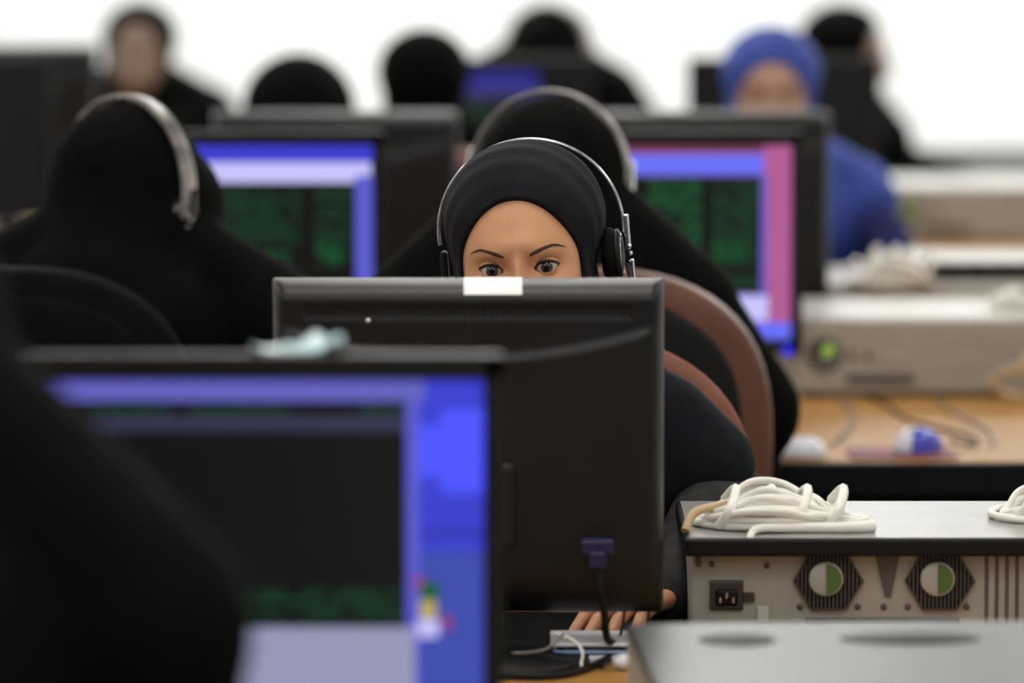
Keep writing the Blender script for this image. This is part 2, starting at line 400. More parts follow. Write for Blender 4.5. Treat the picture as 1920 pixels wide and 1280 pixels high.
# their back-to-back neighbours
N1 = make_monitor((X(628, 7.95), 8.02, DZ), PI, 'black monitor turned away, top edge catching light below the two black-scarfed heads', base='s_grey')
dup(N1, (X(1327, 7.95), 8.02, DZ), PI, 'black monitor turned away, hiding the chin of the woman in the blue headscarf')
MB0 = .066
# far row
random.seed(9)
make_monitor((X(935, 10.2), 10.2, DZ), 0, 'small blurred far monitor with dim blue and green screen between two dark heads',
    [(0, 0, 1, 1, 's_black'), (.28, .03, .72, .17, 's_navy'), (.28, .17, .8, .24, 's_grey')], [(.05, .25, .95, .9, 16, 's_greenlo', .5, .06)], group='monitors with lit screens facing the camera')
N2 = make_monitor((X(1470, 10.2), 10.2, DZ), 0, 'switched-off far monitor behind the woman in the blue headscarf')
dup(N2, (X(-82, 10.2), 10.2, DZ), 0, 'switched-off far monitor at the left edge of the picture, nearer the camera of two')
dup(N1, (X(8, 10.7), 10.80, DZ), PI, 'far dark monitor just left of the blurred upright woman\'s face, turned away')

# ------------------------------------------------------------------ cables and plug behind the centre monitor
pl = P(1120, 1022, 4.93)
t = thing('monitor_cable', pl, 0, 'black monitor cable with blue plug hanging behind the centre monitor', 'cable')
b = B(); b.box((0, -.006, 0), (.034, .022, .016), 'vga_blue', .003); b.box((0, -.012, -.013), (.018, .016, .018), 'vga_blue', .003)
b.build('plug', t)
p2 = P(1138, 1195, 4.96)-pl
b = B(); b.tube(spline([(0, -.012, -.018), (.003, -.014, -.05), (p2.x*.7, .0, p2.z*.7), (p2.x, p2.y, p2.z), (p2.x+.01, p2.y+.03, DZ+.006-pl.z), (p2.x-.06, p2.y-.1, DZ+.005-pl.z), (p2.x-.2, p2.y-.06, DZ+.005-pl.z)]), .0042, 'dark_plastic'); b.build('cord', t)
for k, (xa, xb, lab) in enumerate(((1172, 1160, 'thin black wire crossing the hand beside the monitor cable'), (1218, 1205, 'thin black wire crossing the wrist, nearest the white computer case'))):
    b = B(); a = P(xa, 1130, 4.985); c = P(xb, 1200, 5.02); b.tube(spline([a+Vector((0, .02, .05)), a, c, Vector((c.x-.02, c.y-.1, DZ+.003))]), .0016, 'dark_plastic', 6)
    tag(b.build('wire'), lab, 'wire')

# ------------------------------------------------------------------ computer cases
CW, CH = .43, .119
def case_front(loc, label, depth=.37):
    t = thing('computer_case', loc, 0, label, 'computer', 'silver desktop computer cases')
    b = B(); b.box((0, depth/2, CH/2+.004), (CW, depth, CH-.004), 'silver_case', .006, 3)
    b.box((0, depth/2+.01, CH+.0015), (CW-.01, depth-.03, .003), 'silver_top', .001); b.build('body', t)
    b = B(); M4 = Matrix.Translation((-CW/2+.050, 0, .067)) @ Matrix.Rotation(PI/2, 4, 'X')
    b.lathe([(.0001, .001), (.026, .001), (.027, .004), (.022, .0045), (.021, .002), (.0001, .002)], 'slot_dark', 32, M4); pb = b.build('power_button', t)
    b = B(); b.ell((.003, 0, .002), (.0095, .0045, .0105), 'btn_green', 20, Matrix.Translation((-CW/2+.053, -.003, .071))); b.build('button_light', pb)
    for k, xx in enumerate((.092, .118)):
        b = B(); b.box((-CW/2+xx, -.001, .064), (.009, .004, .014), 'slot_dark', .001); b.build('port', t)
    b = B(); b.box((-CW/2+.162, -.001, .064), (.034, .003, .012), 'fan_hub', .001); b.build('badge', t)
    b = B(); b.box((-CW/2+.137, -.001, .028), (.105, .004, .015), 'slot_dark', .002); b.build('drive_slot', t)
    b = B(); b.box((-CW/2+.31, -.001, .095), (.15, .002, .004), 'fan_hub', .0006); b.box((-CW/2+.31, -.001, .05), (.15, .002, .003), 'fan_hub', .0006); b.build('groove', t)
    for sx in (-1, 1):
        for yy in (.04, depth-.04):
            b = B(); b.lathe([(.0001, 0), (.014, 0), (.014, .0065), (.0001, .0065)], 'dark_plastic', 16, Matrix.Translation((sx*.18, yy, 0))); b.build('foot', t)
    return t
c3 = case_front((X(1487, 7.43)+CW/2, 7.43, DZ), 'silver desktop case with lit green power button beside the pink screen')
c3b = dup(c3, (X(1560, 7.9)+CW/2, 8.02, DZ), 0, 'silver desktop case behind the one with the green power button', 'silver desktop computer cases')
c4 = dup(c3, (X(1655, 10.4)+CW/2, 10.40, DZ), 0, 'far pale desktop case right of the woman in blue, nearest the white wall')
c4['group'] = 'silver desktop computer cases'
# case with its back to the camera, right of the centre monitor
CBY = 5.08; cbx = X(1297, CBY, .8)
t = thing('computer_case', (cbx+.215, CBY, DZ), 0, 'desktop case with black lid and two hexagonal fan grilles facing the camera', 'computer', 'silver desktop computer cases')
b = B(); b.box((.0, .145, .053), (CW, .28, .098), 'silver_case', .003); b.build('body', t)
b = B(); b.box((0, .130, .108), (CW+.016, .300, .019), 'dark_plastic', .003, 2); lid_ = b.build('lid', t); lid_['label'] = 'black-edged lid'
b = B(); b.box((0, .131, .1178), (CW+.006, .290, .0012), 'lid_grey', .0004); b.build('lid_plate', lid_)['label'] = 'pale grey lid surface'
def on_back(px, py): p = P(px, py, CBY+.004); return p.x-(cbx+.215), p.z-DZ
x_, z_ = on_back(1362, 1115)
b = B(); b.box((x_, .003, z_), (.036, .006, .032), 'fan_dark', .002); b.box((x_, -.001, z_-.002), (.024, .006, .018), 'dark_plastic', .003); b.box((x_+.024, .002, z_-.002), (.012, .004, .010), 'fan_dark', .001)
for k in (-1, 0, 1): b.box((x_+k*.007, -.005, z_-.002+(.003 if k == 0 else -.002)), (.002, .004, .006), 'metal')
b.build('power_socket', t)
for px in (1553, 1762):
    x_, z_ = on_back(px, 1088); R = .0375
    b = B()
    hexo = [(x_+R*cos(a), z_+R*.95*sin(a)) for a in [k*PI/3 for k in range(6)]]
    b.prism(hexo, .0005, .006, 'dark_plastic')
    pts = [(x_+R*.98*cos(a), z_+R*.93*sin(a)) for a in [k*PI/3 for k in range(6)]]
    for k in range(-16, 17):
        xx = x_+k*.0042+.001; hh = min(R*.93*sin(PI/3), (R-abs(xx-x_))*sqrt(3)*.93)
        if hh > .003: b.box((xx, -.0008, z_), (.0013, .0025, 2*hh), 'slot_dark', 0, rot=(0, .35, 0) if False else None)
    b.tube([(p[0], -.0005, p[1]) for p in pts], .0012, 'fan_dark', 6, True)
    g = b.build('fan_grille', t)
    b = B(); M4 = Matrix.Translation((x_-.003, -.003, z_+.003)) @ Matrix.Rotation(PI/2, 4, 'X')
    b.lathe([(.0001, .0), (.0185, 0), (.0185, .003), (.017, .004), (.0001, .004)], 'fan_hub', 32, M4)
    hub = b.build('fan_hub', g)
    b = B(); n = 16; pp = [(x_-.003+.0165*cos(a), z_+.003+.0165*sin(a)) for a in [-PI/2+PI*k/n for k in range(n+1)]]
    b.prism(pp, -.0082, -.0068, 'fan_green'); b.build('hub_label', hub)['label'] = 'green half-round label on the fan hub'
for px, py in ((1335, 1057), (1438, 1060), (1500, 1137), (1608, 1137), (1657, 1137), (1702, 1137), (1812, 1137)):
    x_, z_ = on_back(px, py); b = B(); b.lathe([(.0001, 0), (.0035, 0), (.003, .002), (.0001, .0022)], 'slot_dark', 12, Matrix.Translation((x_, .004, z_)) @ Matrix.Rotation(PI/2, 4, 'X')); b.build('screw', t)
x_, z_ = on_back(1310, 1050); b = B(); b.box((x_, .004, z_), (.006, .003, .014), 'slot_dark', .001); b.build('latch', t)
x_, z_ = on_back(1665, 1080); b = B(); b.prism([(x_-.014, z_+.022), (x_+.012, z_+.024), (x_+.003, z_-.022), (x_-.003, z_-.022)], .002, .006, 'slot_dark'); b.build('lever', t)
x_, z_ = on_back(1655, 1163); b = B(); b.box((x_, .004, z_), (.165, .004, .006), 'slot_dark', .001); b.build('slot_rail', t)
x_, z_ = on_back(1430, 1150); b = B(); b.box((x_, .0035, z_), (.012, .003, .016), 'silver_top', .001); b.build('sticker', t)
b = B()
for k in range(8):
    x_, z_ = on_back(1850+k*19, 1105); b.box((x_, .0045, z_), (.0038, .003, .078), 'slot_dark', .001)
b.build('expansion_slots', t)
# near case, lower right (only its dark glossy top shows)
t = thing('computer_case', (X(1215, 4.3, .85)+.225, 4.09, DZ), .05, 'grey computer case nearest the camera in the lower right corner, glossy top', 'computer', 'silver desktop computer cases')
b = B(); b.box((0, .2, .06), (.44, .4, .108), 'silver_case', .006, 3); b.build('body', t)
M['grey_gloss'] = mat('grey_gloss_lid', (.04, .039, .037, 1), .32, spec=.26, var=.1)
b = B(); b.box((0, .2, .1155), (.445, .405, .011), 'grey_gloss', .005, 3); lid = b.build('lid', t)
for xx, ww in ((-.125, .036), (.035, .066)):  # dark discs laid on the lid as painted reflections of dark heads
    b = B(); b.lathe([(.0001, .0), (1, 0), (1, .001), (.9, .003), (.0001, .0035)], 'dark_plastic', 40, Matrix.Translation((xx, .30, .1208)) @ Matrix.Diagonal((ww, .034, .6, 1))); b.build('head_reflection', lid)

# ------------------------------------------------------------------ loose things on the cases
def bundle(loc, L, W_, Hh, n, mt, label, seed, lump=True):
    random.seed(seed); b = B()
    for k in range(n):
        u = k/(n-1); pts = []; cx = random.uniform(-.1, .1)*L
        rx = L*random.uniform(.32, .5); ry = W_*random.uniform(.3, .5); zz = .004+Hh*u*random.uniform(.75, 1)
        ph = random.uniform(0, 6.28)
        for q_ in range(10):
            a = 2*PI*q_/10+ph
            env = 1-.75*(abs(cos(a)))**3
            pts.append((cx*(1-u)+rx*(1-.35*u)*cos(a), ry*sin(a), max(.0045, zz*env+random.uniform(-.004, .004))))
        b.tube(spline(pts, 5, True), .0042, mt, 7, True)
    if lump:
        for k in range(4):
            a = -.32*L+k*.21*L; b.tube(spline([(a, -W_*.32, .0045), (a+.012, -W_*.38, Hh*.65), (a+.02, 0, Hh*1.05), (a+.01, W_*.3, Hh*.6)]), .0055, mt, 7)
    o = b.build('cable_bundle'); o.location = loc; tag(o, label, 'cable'); return o
LZ = DZ+.1186
bundle((X(1448, 5.15, .86), 5.16, LZ), .185, .13, .038, 24, 'white_cable', 'coiled white cable bundle on the case lid right of the centre monitor', 5)
b = B()
pa = P(1285, 985, 5.10); 
b.tube(spline([(pa.x, 5.10, pa.z-.006), (pa.x+.012, 5.12, pa.z+.012), (pa.x+.05, 5.16, LZ+.022), (pa.x+.09, 5.18, LZ+.02)]), .005, 'tan_cable', 8)
tag(b.build('cable'), 'short tan cable end poking out left of the white coil', 'cable')
b = B(); pa = P(1405, 1012, 5.074)
b.tube(spline([(pa.x, 5.069, pa.z-.004), (pa.x, 5.070, LZ-.002), (pa.x+.01, 5.09, LZ+.006), (pa.x+.05, 5.10, LZ+.0055), (pa.x+.11, 5.10, LZ+.006), (pa.x+.135, 5.11, LZ+.006)]), [.003+.0001*k for k in range(41)], 'white_cable', 8)
tag(b.build('cable'), 'loose white cable drooping over the front of the black lid', 'cable')
bundle((X(1960, 5.19, .86), 5.22, LZ), .10, .11, .032, 11, 'white_cable', 'second white cable bundle cut by the right edge of the picture', 11)
# thin network box on the case behind, its cable heap
bx = X(1735, 8.1, .88)
ns = thing('network_box', (bx+.19, 8.10, DZ+CH+.0035), 0, 'flat grey box with black front lying on the rear silver case', 'network box')
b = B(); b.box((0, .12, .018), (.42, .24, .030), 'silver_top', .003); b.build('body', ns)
b = B(); b.box((0, -.002, .017), (.41, .006, .026), 'dark_plastic', .001); fp = b.build('front_panel', ns)
for k in range(8):
    b = B(); b.box((-.17+k*.045, -.006, .014), (.012, .003, .010), 'slot_dark', .001); b.build('socket', fp)
for sx in (-1, 1):
    b = B(); b.box((sx*.18, .12, .0015), (.02, .2, .003), 'dark_plastic'); b.build('foot', ns)
o = bundle((X(1672, 8.07, .9), 8.02, DZ+CH+.0035), .15, .09, .058, 13, 'white_cable', 'heap of white cable with shiny plugs left of the flat grey box', 21)
for k, (px, py) in enumerate(((1588, 503), (1606, 492), (1612, 528))):
    p = P(px, py, 7.98); b = B()
    b.ell((0, 0, 0), (.0065, .011, .0065), 'chrome', 16); b.tube([(0, .008, 0), (.004, .02, -.002), (.03, .04, -.004)], .003, 'white_cable', 6)
    pg = b.build('metal_plug'); pg.location = p; tag(pg, ('shiny plug end at the far left of the white cable heap', 'shiny plug end just beside the white cable heap, uppermost', 'shiny plug end lowest below the white cable heap')[k], 'plug')
bundle((X(1900, 7.62, .86), 7.60, DZ+CH+.0035), .09, .07, .03, 8, 'white_cable', 'small white cable knot on the silver case top by the right edge', 31, False)
# tan cable loops at the right of the lit-button case
b = B(); p = P(1892, 715, 7.38)
pts = [(p.x-.03, 7.37, p.z), (p.x, 7.365, p.z+.018), (p.x+.04, 7.36, p.z+.006), (p.x+.05, 7.35, DZ+.012), (p.x+.01, 7.35, DZ+.010), (p.x-.02, 7.37, p.z-.01)]
b.tube(spline(pts, 6, True), .0055, 'tan_cable', 8, True)
b.tube(spline([(p.x+.01, 7.36, p.z+.02), (p.x+.05, 7.38, p.z+.05), (p.x+.09, 7.40, p.z+.02), (p.x+.12, 7.41, DZ+.006)]), .0055, 'tan_cable', 8)
tag(b.build('cable'), 'looped tan cable in front of the silver case at the right edge', 'cable')
# mouse, pad, keyboard on the wooden desk
def mouse(loc, rz, label, c1, c2):
    t = thing('mouse', loc, rz, label, 'mouse')
    def shell(f, lo, hi, m, nm, sc=1):
        b = B(); rows = []
        for i in range(13):
            a = PI/2*i/12; rr = []
            for k in range(25):
                q_ = lo+(hi-lo)*k/24
                rr.append(Vector((.030*sc*cos(a)**.8*cos(q_)*(1+.08*sin(q_)), .055*sc*cos(a)*sin(q_), .002+.034*sc*sin(a)*(1-.15*cos(a)*sin(q_)))))
            rows.append(rr)
        b.grid(rows, m); b.build(nm, t)
    shell(0, 1.25, 2*PI-1.35, c1, 'shell'); shell(0, -1.37, 1.27, c2, 'side_grip', .99)
    t.scale = (1.1, .9, .9)
    b = B(); b.lathe([(.0001, 0), (.0265, 0), (.0265, .003), (.0001, .003)], c2, 24, Matrix.Diagonal((1, 1.85, 1, 1))); b.build('underside', t)
    b = B(); b.lathe([(.0001, -.003), (.007, -.003), (.007, .003), (.0001, .003)], 'dark_plastic', 16, Matrix.Translation((0, -.03, .029)) @ Matrix.Rotation(PI/2, 4, 'Y')); b.build('wheel', t)
    return t
mp = P(1722, 862, 6.72); MSE = mouse((mp.x, 6.735, DZ+.004), -.42, 'white mouse with blue side on the wooden desk', 'white_plastic', 'blue_plastic')
b = B(); b.box((0, 0, .002), (.15, .11, .004), 'purple', .0015); o = b.build('mouse_pad'); o.location = (X(1688, 6.72, .73), 6.715, DZ); tag(o, 'dull purple mouse pad under the white and blue mouse', 'mouse pad')
b = B(); a = (mp.x+.05, 6.77, DZ+.012)
b.tube(spline([a, (mp.x+.085, 6.8, DZ+.004), (mp.x+.09, 6.9, DZ+.003), (mp.x+.02, 7.1, DZ+.003), (mp.x+.0, 7.3, DZ+.003), (mp.x-.02, 7.41, DZ+.003)]), .0028, 'dark_plastic', 6)
o = b.build('cord', MSE); o.matrix_parent_inverse = (Matrix.Translation(MSE.location) @ Matrix.Rotation(MSE.rotation_euler.z, 4, 'Z') @ Matrix.Diagonal((1.1, .9, .9, 1))).inverted()
b = B(); b.tube(spline([(X(1585, 7.3, .73), 7.40, DZ+.004), (X(1605, 7.1, .73), 7.15, DZ+.004), (X(1590, 6.9, .73), 6.95, DZ+.004), (X(1560, 6.8, .73), 6.80, DZ+.004)]), .003, 'grey_cable', 6)
tag(b.build('cord'), 'thin grey cord on the wooden desk left of the mouse', 'cord')
b = B(); b.tube(spline([(X(1765, 7.3, .73), 7.40, DZ+.004), (X(1800, 7.1, .73), 7.2, DZ+.004), (X(1855, 6.95, .73), 6.98, DZ+.004), (X(1868, 6.8, .73), 6.84, DZ+.004), (X(1862, 6.8, .73), 6.80, DZ+.004)]), .0028, 'grey_cable', 6)
tag(b.build('cord'), 'thin brown-grey cord on the wooden desk right of the mouse', 'cord')
def keyboard(loc, rz, label):
    t = thing('keyboard', loc, rz, label, 'keyboard')
    t.scale = (1, .85, .75)
    b = B(); b.box((0, 0, .010), (.44, .15, .02), 'white_plastic', .006, 3); b.build('body', t)
    for r in range(5):
        b = B()
        for c in range(18): b.box((-.2+c*.0236, -.055+r*.025, .0235), (.019, .019, .007), 'white_plastic', .002)
        b.build('key_row', t)
    return t
kb = keyboard((X(1545, 6.72, .73)-.221, 6.715, DZ), 0, 'white keyboard end sticking out right of the brown chair back')
dup(kb, (X(430, 3.76, .73)-.05, 3.75, DZ), 0, 'white keyboard below the blurred blue screen')
b = B(); b.box((0, 0, .0015), (.62, .30, .003), 'black_fabric', .001); o = b.build('desk_shade'); o.location = (CMX+.08, 5.14, DZ); tag(o, 'thin black sheet standing in for shade on the desk under the hand and the centre monitor', 'shade sheet')  # black sheet added to darken the desk like the shade below the monitor
# white pads at the bottom centre
p = P(1112, 1258, 4.95)
t = thing('document_tray', (p.x, 4.99, DZ), 0, 'small stack of white and pale blue flat boxes on desk below the hand', 'box stack')
b = B(); b.box((0, .02, .0035), (.086, .08, .007), 'white_plastic', .002); b.build('bottom_box', t)
b = B(); b.box((-.002, .02, .0105), (.078, .075, .003), 'paper_blue', .001); b.build('blue_cover', t)
b = B(); b.box((0, .022, .0185), (.088, .085, .004), 'white_plastic', .0015); b.build('top_tray', t)
b = B()
for sx in (-1, 1):
    for yy in (-.01, .05): b.lathe([(.0001, .0115), (.004, .0115), (.004, .017), (.0001, .017)], 'dark_plastic', 10, Matrix.Translation((sx*.033, yy, 0)))
b.build('spacer', t)
b = B(); b.ell((0, 0, .0085), (.011, .012, .0085), 'white_plastic', 16); o = b.build('cable_clip'); o.location = (P(1168, 1250, 4.93).x, 4.925, DZ); tag(o, 'small round white clip beside the white box stack', 'clip')
b = B(); a = P(945, 1218, 4.95); c = P(1040, 1186, 4.96); d = P(1095, 1235, 4.92)
b.tube(spline([(a.x-.05, 4.95, DZ+.004), (a.x, 4.95, DZ+.012), (P(1020, 1218, 4.93).x, 4.93, P(1020, 1218, 4.93).z), (d.x-.02, 4.93, DZ+.038)]), .0016, 'grey_cable', 6)
b.tube(spline([c, P(1075, 1200, 4.94), P(1092, 1222, 4.925), P(1090, 1245, 4.92), (d.x, 4.90, DZ+.003)]), .0016, 'white_cable', 6)
tag(b.build('wire'), 'thin pale wires curling over the white box stack', 'wire')
# plastic scrap lying on the near monitor
t = B(); p = P(560, 690, 4.0); random.seed(4); rows = []
for i in range(9):
    rr = []
    for j in range(15):
        x = -.038+.076*j/14; y = -.018+.036*i/8
        rr.append(Vector((x, y, .0025+max(0, .010*sin(x*70+y*60)+.004*sin(x*190-y*120))*(1 if 0 < i < 8 else .5))))
    rows.append(rr)
t.grid(rows, 'film'); o = t.build('plastic_wrap'); o.location = (p.x, 3.996, DZ+.086+.344-.0012)
sm = o.modifiers.new('s', 'SOLIDIFY'); sm.thickness = .0006
tag(o, 'crumpled pale cyan plastic wrap on top of the nearest monitor', 'plastic wrap')

# ------------------------------------------------------------------ chairs
def make_chair(loc, rz, label, padm, shellm='dark_plastic', top=1.0, hw=.25, group='office chairs'):
    t = thing('office_chair', loc, rz, label, 'chair', group)       # sitter faces -Y; backrest at +Y
    zb = .56; hh = (top-zb)/2; zc = (top+zb)/2
    def slab(y0, y1, sx, sz, m, nm, curve=.035, puff=.012, e=2.6):
        b = B(); rows = []; n = 56
        def pt(u, a, y, pf):
            ca, sa = cos(a), sin(a)
            kx = abs(ca)**(2/e)*(1 if ca > 0 else -1); kz = abs(sa)**(2/e)*(1 if sa > 0 else -1)
            x = sx*u*kx; z = sz*u*kz
            return Vector((x, y-curve*(x/sx)**2-pf, zc+z))
        us = [0.01, .3, .6, .8, .92, .98, 1.0]
        for u in us: rows.append([pt(u, 2*PI*k/n, y0, puff*sqrt(max(0, 1-u**4))) for k in range(n)])
        for u in us[::-1]: rows.append([pt(u*.985, 2*PI*k/n, y1, -puff*sqrt(max(0, 1-u**4))) for k in range(n)])
        b.grid(rows, m, True, True); return b.build(nm, t)
    slab(.20, .235, hw, hh, padm, 'backrest')
    slab(.240, .252, hw*.86, hh*.86, shellm, 'back_shell', puff=.006)
    b = B(); b.box((0, -.02, .385), (.48, .46, .07), padm, .03, 5); b.build('seat', t)
    b = B(); b.tube(spline([(0, .1, .35), (0, .26, .38), (0, .285, .52), (0, .27, .68)]), .02, 'dark_plastic', 10); b.build('back_support', t)
    b = B(); b.lathe([(.0001, .09), (.035, .09), (.035, .25), (.022, .26), (.022, .352), (.0001, .352)], 'dark_plastic', 20); b.build('column', t)
    for k in range(5):
        a = 2*PI*k/5+.3; b = B()
        b.tube([(0, 0, .10), (.15*cos(a), .15*sin(a), .09), (.27*cos(a), .27*sin(a), .065)], [.026, .021, .015], 'dark_plastic', 10); lg = b.build('leg', t)
        b = B(); b.lathe([(.0001, -.018), (.022, -.018), (.026, -.012), (.026, .012), (.022, .018), (.0001, .018)], 'dark_plastic', 16, Matrix.Translation((.27*cos(a), .27*sin(a), .026)) @ Matrix.Rotation(a, 4, 'Z') @ Matrix.Rotation(PI/2, 4, 'Y')); b.build('caster', lg)
    return t

# ------------------------------------------------------------------ people
def cap_mesh(caps):
    b = B(); b.mi('skin')
    for (p0, r0, p1, r1) in caps:
        p0, p1 = Vector(p0), Vector(p1); ax = p1-p0; L = ax.length
        if L < 1e-5: ax = Vector((0, 0, 1)); L = 1e-5
        ax = ax.normalized(); path = []; rr = []
        for k in range(7):
            a = PI/2*(1-k/6); path.append(p0-ax*r0*sin(a)); rr.append(max(r0*cos(a), r0*.02))
        for k in range(1, 7):
            a = PI/2*k/6; path.append(p1+ax*r1*sin(a)); rr.append(max(r1*cos(a), r1*.02))
        seg = 14; up = Vector((0, 0, 1)) if abs(ax.z) < .9 else Vector((1, 0, 0)); sd = ax.cross(up).normalized(); up = sd.cross(ax)
        rows = [[path[i]+(sd*cos(2*PI*k/seg)+up*sin(2*PI*k/seg))*rr[i] for k in range(seg)] for i in range(len(path))]
        b.grid(rows, 'skin', True, True); b.add(rows[0], [list(range(seg))], 'skin'); b.add(rows[-1], [list(range(seg))], 'skin')
    bmesh.ops.recalc_face_normals(b.bm, faces=b.bm.faces[:])
    me = bpy.data.meshes.new('tmp'); b.bm.to_mesh(me); b.bm.free(); return me
def remeshed(caps, vox, it=6):
    me = cap_mesh(caps); o = bpy.data.objects.new('tmp', me); COL.objects.link(o)
    r = o.modifiers.new('r', 'REMESH'); r.mode = 'VOXEL'; r.voxel_size = vox; r.use_smooth_shade = True
    s_ = o.modifiers.new('s', 'SMOOTH'); s_.iterations = it; s_.factor = .5
    dg = bpy.context.evaluated_depsgraph_get(); dg.update()
    out = bpy.data.meshes.new_from_object(o.evaluated_get(dg)); bpy.data.objects.remove(o, do_unlink=True)
    return out
EYE = .031; YE = -.0735
def head_point(th, ph):
    """th longitude (0 = face, -y), ph latitude"""
    e = 2.25
    d = Vector((sin(th)*cos(ph), -cos(th)*cos(ph), sin(ph)))
    a, bb, c = .074, .094, .117
    k = (abs(d.x/a)**e+abs(d.y/bb)**e+abs(d.z/c)**e)**(-1/e)
    return d*k
def face_y(x, z, y0, w_):
    g = lambda cx, cz, sx, sz: exp(-((x-cx)/sx)**2-((z-cz)/sz)**2)
    d = 0.0; ax = abs(x)
    d += .0035*g(0, .030, .045, .012)                                    # brow
    d += .0025*exp(-((ax-.03)/.018)**2-((z-.019)/.008)**2)
    d -= .0118*exp(-((ax-EYE)/.0185)**2-((z-.001)/.0125)**2)              # sockets
    d -= .0045*exp(-((ax-.0135)/.006)**2-((z+.002)/.012)**2)
    if -.075 < z < .035:                                                 # nose
        u = (0.022-z)/.070; hgt = .0045+.021*max(0, min(1, u))**1.25
        if z > .004: hgt *= smooth01((.034-z)/.030)
        if z < -.048: hgt *= smooth01((z+.064)/.016)
        sw = .0062+.0055*max(0, min(1, u))**2
        d += hgt*exp(-(x/sw)**2)
        d += .009*exp(-((ax-.013)/.0055)**2-((z+.050)/.007)**2)
    d += .0045*exp(-((ax-.042)/.018)**2-((z+.030)/.018)**2)              # cheeks
    d += .0055*g(0, -.0735, .020, .0050)+.006*g(0, -.0835, .017, .0052)-.003*g(0, -.0785, .02, .0018)
    d += .006*g(0, -.104, .018, .012)
    d -= .007*exp(-((ax-.066)/.016)**2-((z+.07)/.03)**2)
    return y0-d*w_
def almond(dx, dz, side):
    hw = .0150; u = dx/hw
    if abs(u) >= 1: return False
    tilt = side*dx*.08
    up = .0076*(1-u*u)**.75; lo = -.0056*(1-u*u)**.8
    return lo < dz-tilt < up
def surf_y(x, z, lo=True):
    """front surface (skin) at head-local x,z"""
    a, bb, c, e = .074, .094, .117, 2.25
    q_ = 1-abs(x/a)**e-abs(z/c)**e
    y0 = -bb*max(q_, 0)**(1/e)
    y = face_y(x, z, y0, 1.0)
    for s_ in (-1, 1):
        dx, dz = x-s_*EYE, z-.0005
        rr = dx*dx+dz*dz; R = .0136
        if rr < R*R:
            yl = YE-sqrt(R*R-rr)+.0008
            y = min(y, yl)
    return y
def head_rows(detail):
    nl, nt = (620, 520) if detail else (72, 60)
    rows = []
    for i in range(nt+1):
        v = i/nt; 
        ph = -PI/2+PI*(v if not detail else (.35*v+.65*(.5+.5*((2*v-1)**3)))) if detail else -PI/2+PI*v
        ph = max(-PI/2+.01, min(PI/2-.01, ph)); rr = []
        for j in range(nl):
            u = j/nl*2-1
            th = PI*(.28*u+.72*u**3) if detail else PI*u
            p = head_point(th, ph)
            w_ = smooth01((-p.y-.02)/.03)
            if w_ > 0:
                y = face_y(p.x, p.z, p.y, w_)
                for s_ in (-1, 1):
                    dx, dz = p.x-s_*EYE, p.z-.0005; r2 = dx*dx+dz*dz; R = .0136
                    if r2 < R*R and w_ > .5:
                        y = min(y, YE-sqrt(R*R-r2)+.0008)
                        if detail and almond(dx, dz, s_): y = YE+.002
                p = Vector((p.x, y, p.z))
            rr.append(p)
        rows.append(rr)
    return rows
def hood(mt, rim, detail=False, M4=None, grow=0.0, folds=.0015, seed=1, bld=None, mt_in=None):
    """headscarf hood from the face-opening rim round to the back of the head; rim = (half width, top, bottom)"""
    b = bld or B(); n, nt = (120, 60) if detail else (64, 32)
    C0 = Vector((0, .012, .015)); hw, zt, zbm = rim
    E = [(Vector((.002, .012, .045)), (.0962+grow, .110+grow, .090+grow)), (Vector((0, .008, -.035)), (.086+grow, .098+grow, .115+grow))]
    def r_out(d):
        rs = []
        for c, r in E:
            o = C0-c; A = sum((d[k]/r[k])**2 for k in range(3)); Bq = 2*sum(o[k]*d[k]/r[k]**2 for k in range(3)); Cq = sum((o[k]/r[k])**2 for k in range(3))-1
            D = Bq*Bq-4*A*Cq; rs.append((-Bq+sqrt(max(D, 0)))/(2*A))
        m_ = max(rs); k = 160
        return m_+math.log(sum(exp(k*(r-m_)) for r in rs))/k-.004
    back = Vector((0, 1, .05)).normalized(); rows = [[] for _ in range(nt+1)]
    zc = (zt+zbm)/2; hz = (zt-zbm)/2
    random.seed(seed); ph = [random.uniform(0, 6) for _ in range(4)]
    rims = []
    for j in range(n):
        a = 2*PI*j/n; sx, sz = sin(a), cos(a)
        x = hw*(abs(sx)**(1/1.08))*(1 if sx > 0 else -1)*(1-.10*max(0, sz)**2-.18*max(0, -sz)**2); z = zc+hz*sz
        y = min(surf_y(max(-.068, min(.068, x)), z), -.035)-.0075-grow
        rims.append(Vector((x, y, z)))
    for _ in range(4): rims = [Vector((p.x, (rims[k-1].y+2*p.y+rims[(k+1) % n].y)/4-.0002, p.z)) for k, p in enumerate(rims)]
    for j in range(n):
        a = 2*PI*j/n; rp = rims[j]; d0 = (rp-C0); l0 = d0.length; d0.normalize()
        ang = math.acos(max(-1, min(1, d0.dot(back))))
        for i in range(nt+1):
            t = (i/nt)**1.25
            d = (d0*sin((1-t)*ang)+back*sin(t*ang))/sin(ang) if t < 1 else back.copy()
            d.normalize(); ro = r_out(d); k = smooth01(t/.13)**.7
            rr = l0*(1-k)+ro*k if ro > l0 else l0*(1-k)+ro*k
            rr += folds*sin(5*a+ph[0]+6*t)*smooth01((-d.z+.5))*k*2+folds*.5*sin(17*t*PI+ph[1]+2*sin(a))*k
            if i == 0: rr -= .003
            rows[i].append(C0+d*rr)
    rows.insert(0, [C0+(p-C0)*.955 for p in rows[0]])
    b.grid(rows, mt, True, True, M4)
    return b
def R3(yaw, pitch, roll): return Matrix.Rotation(yaw, 4, 'Z') @ Matrix.Rotation(roll, 4, 'Y') @ Matrix.Rotation(pitch, 4, 'X')
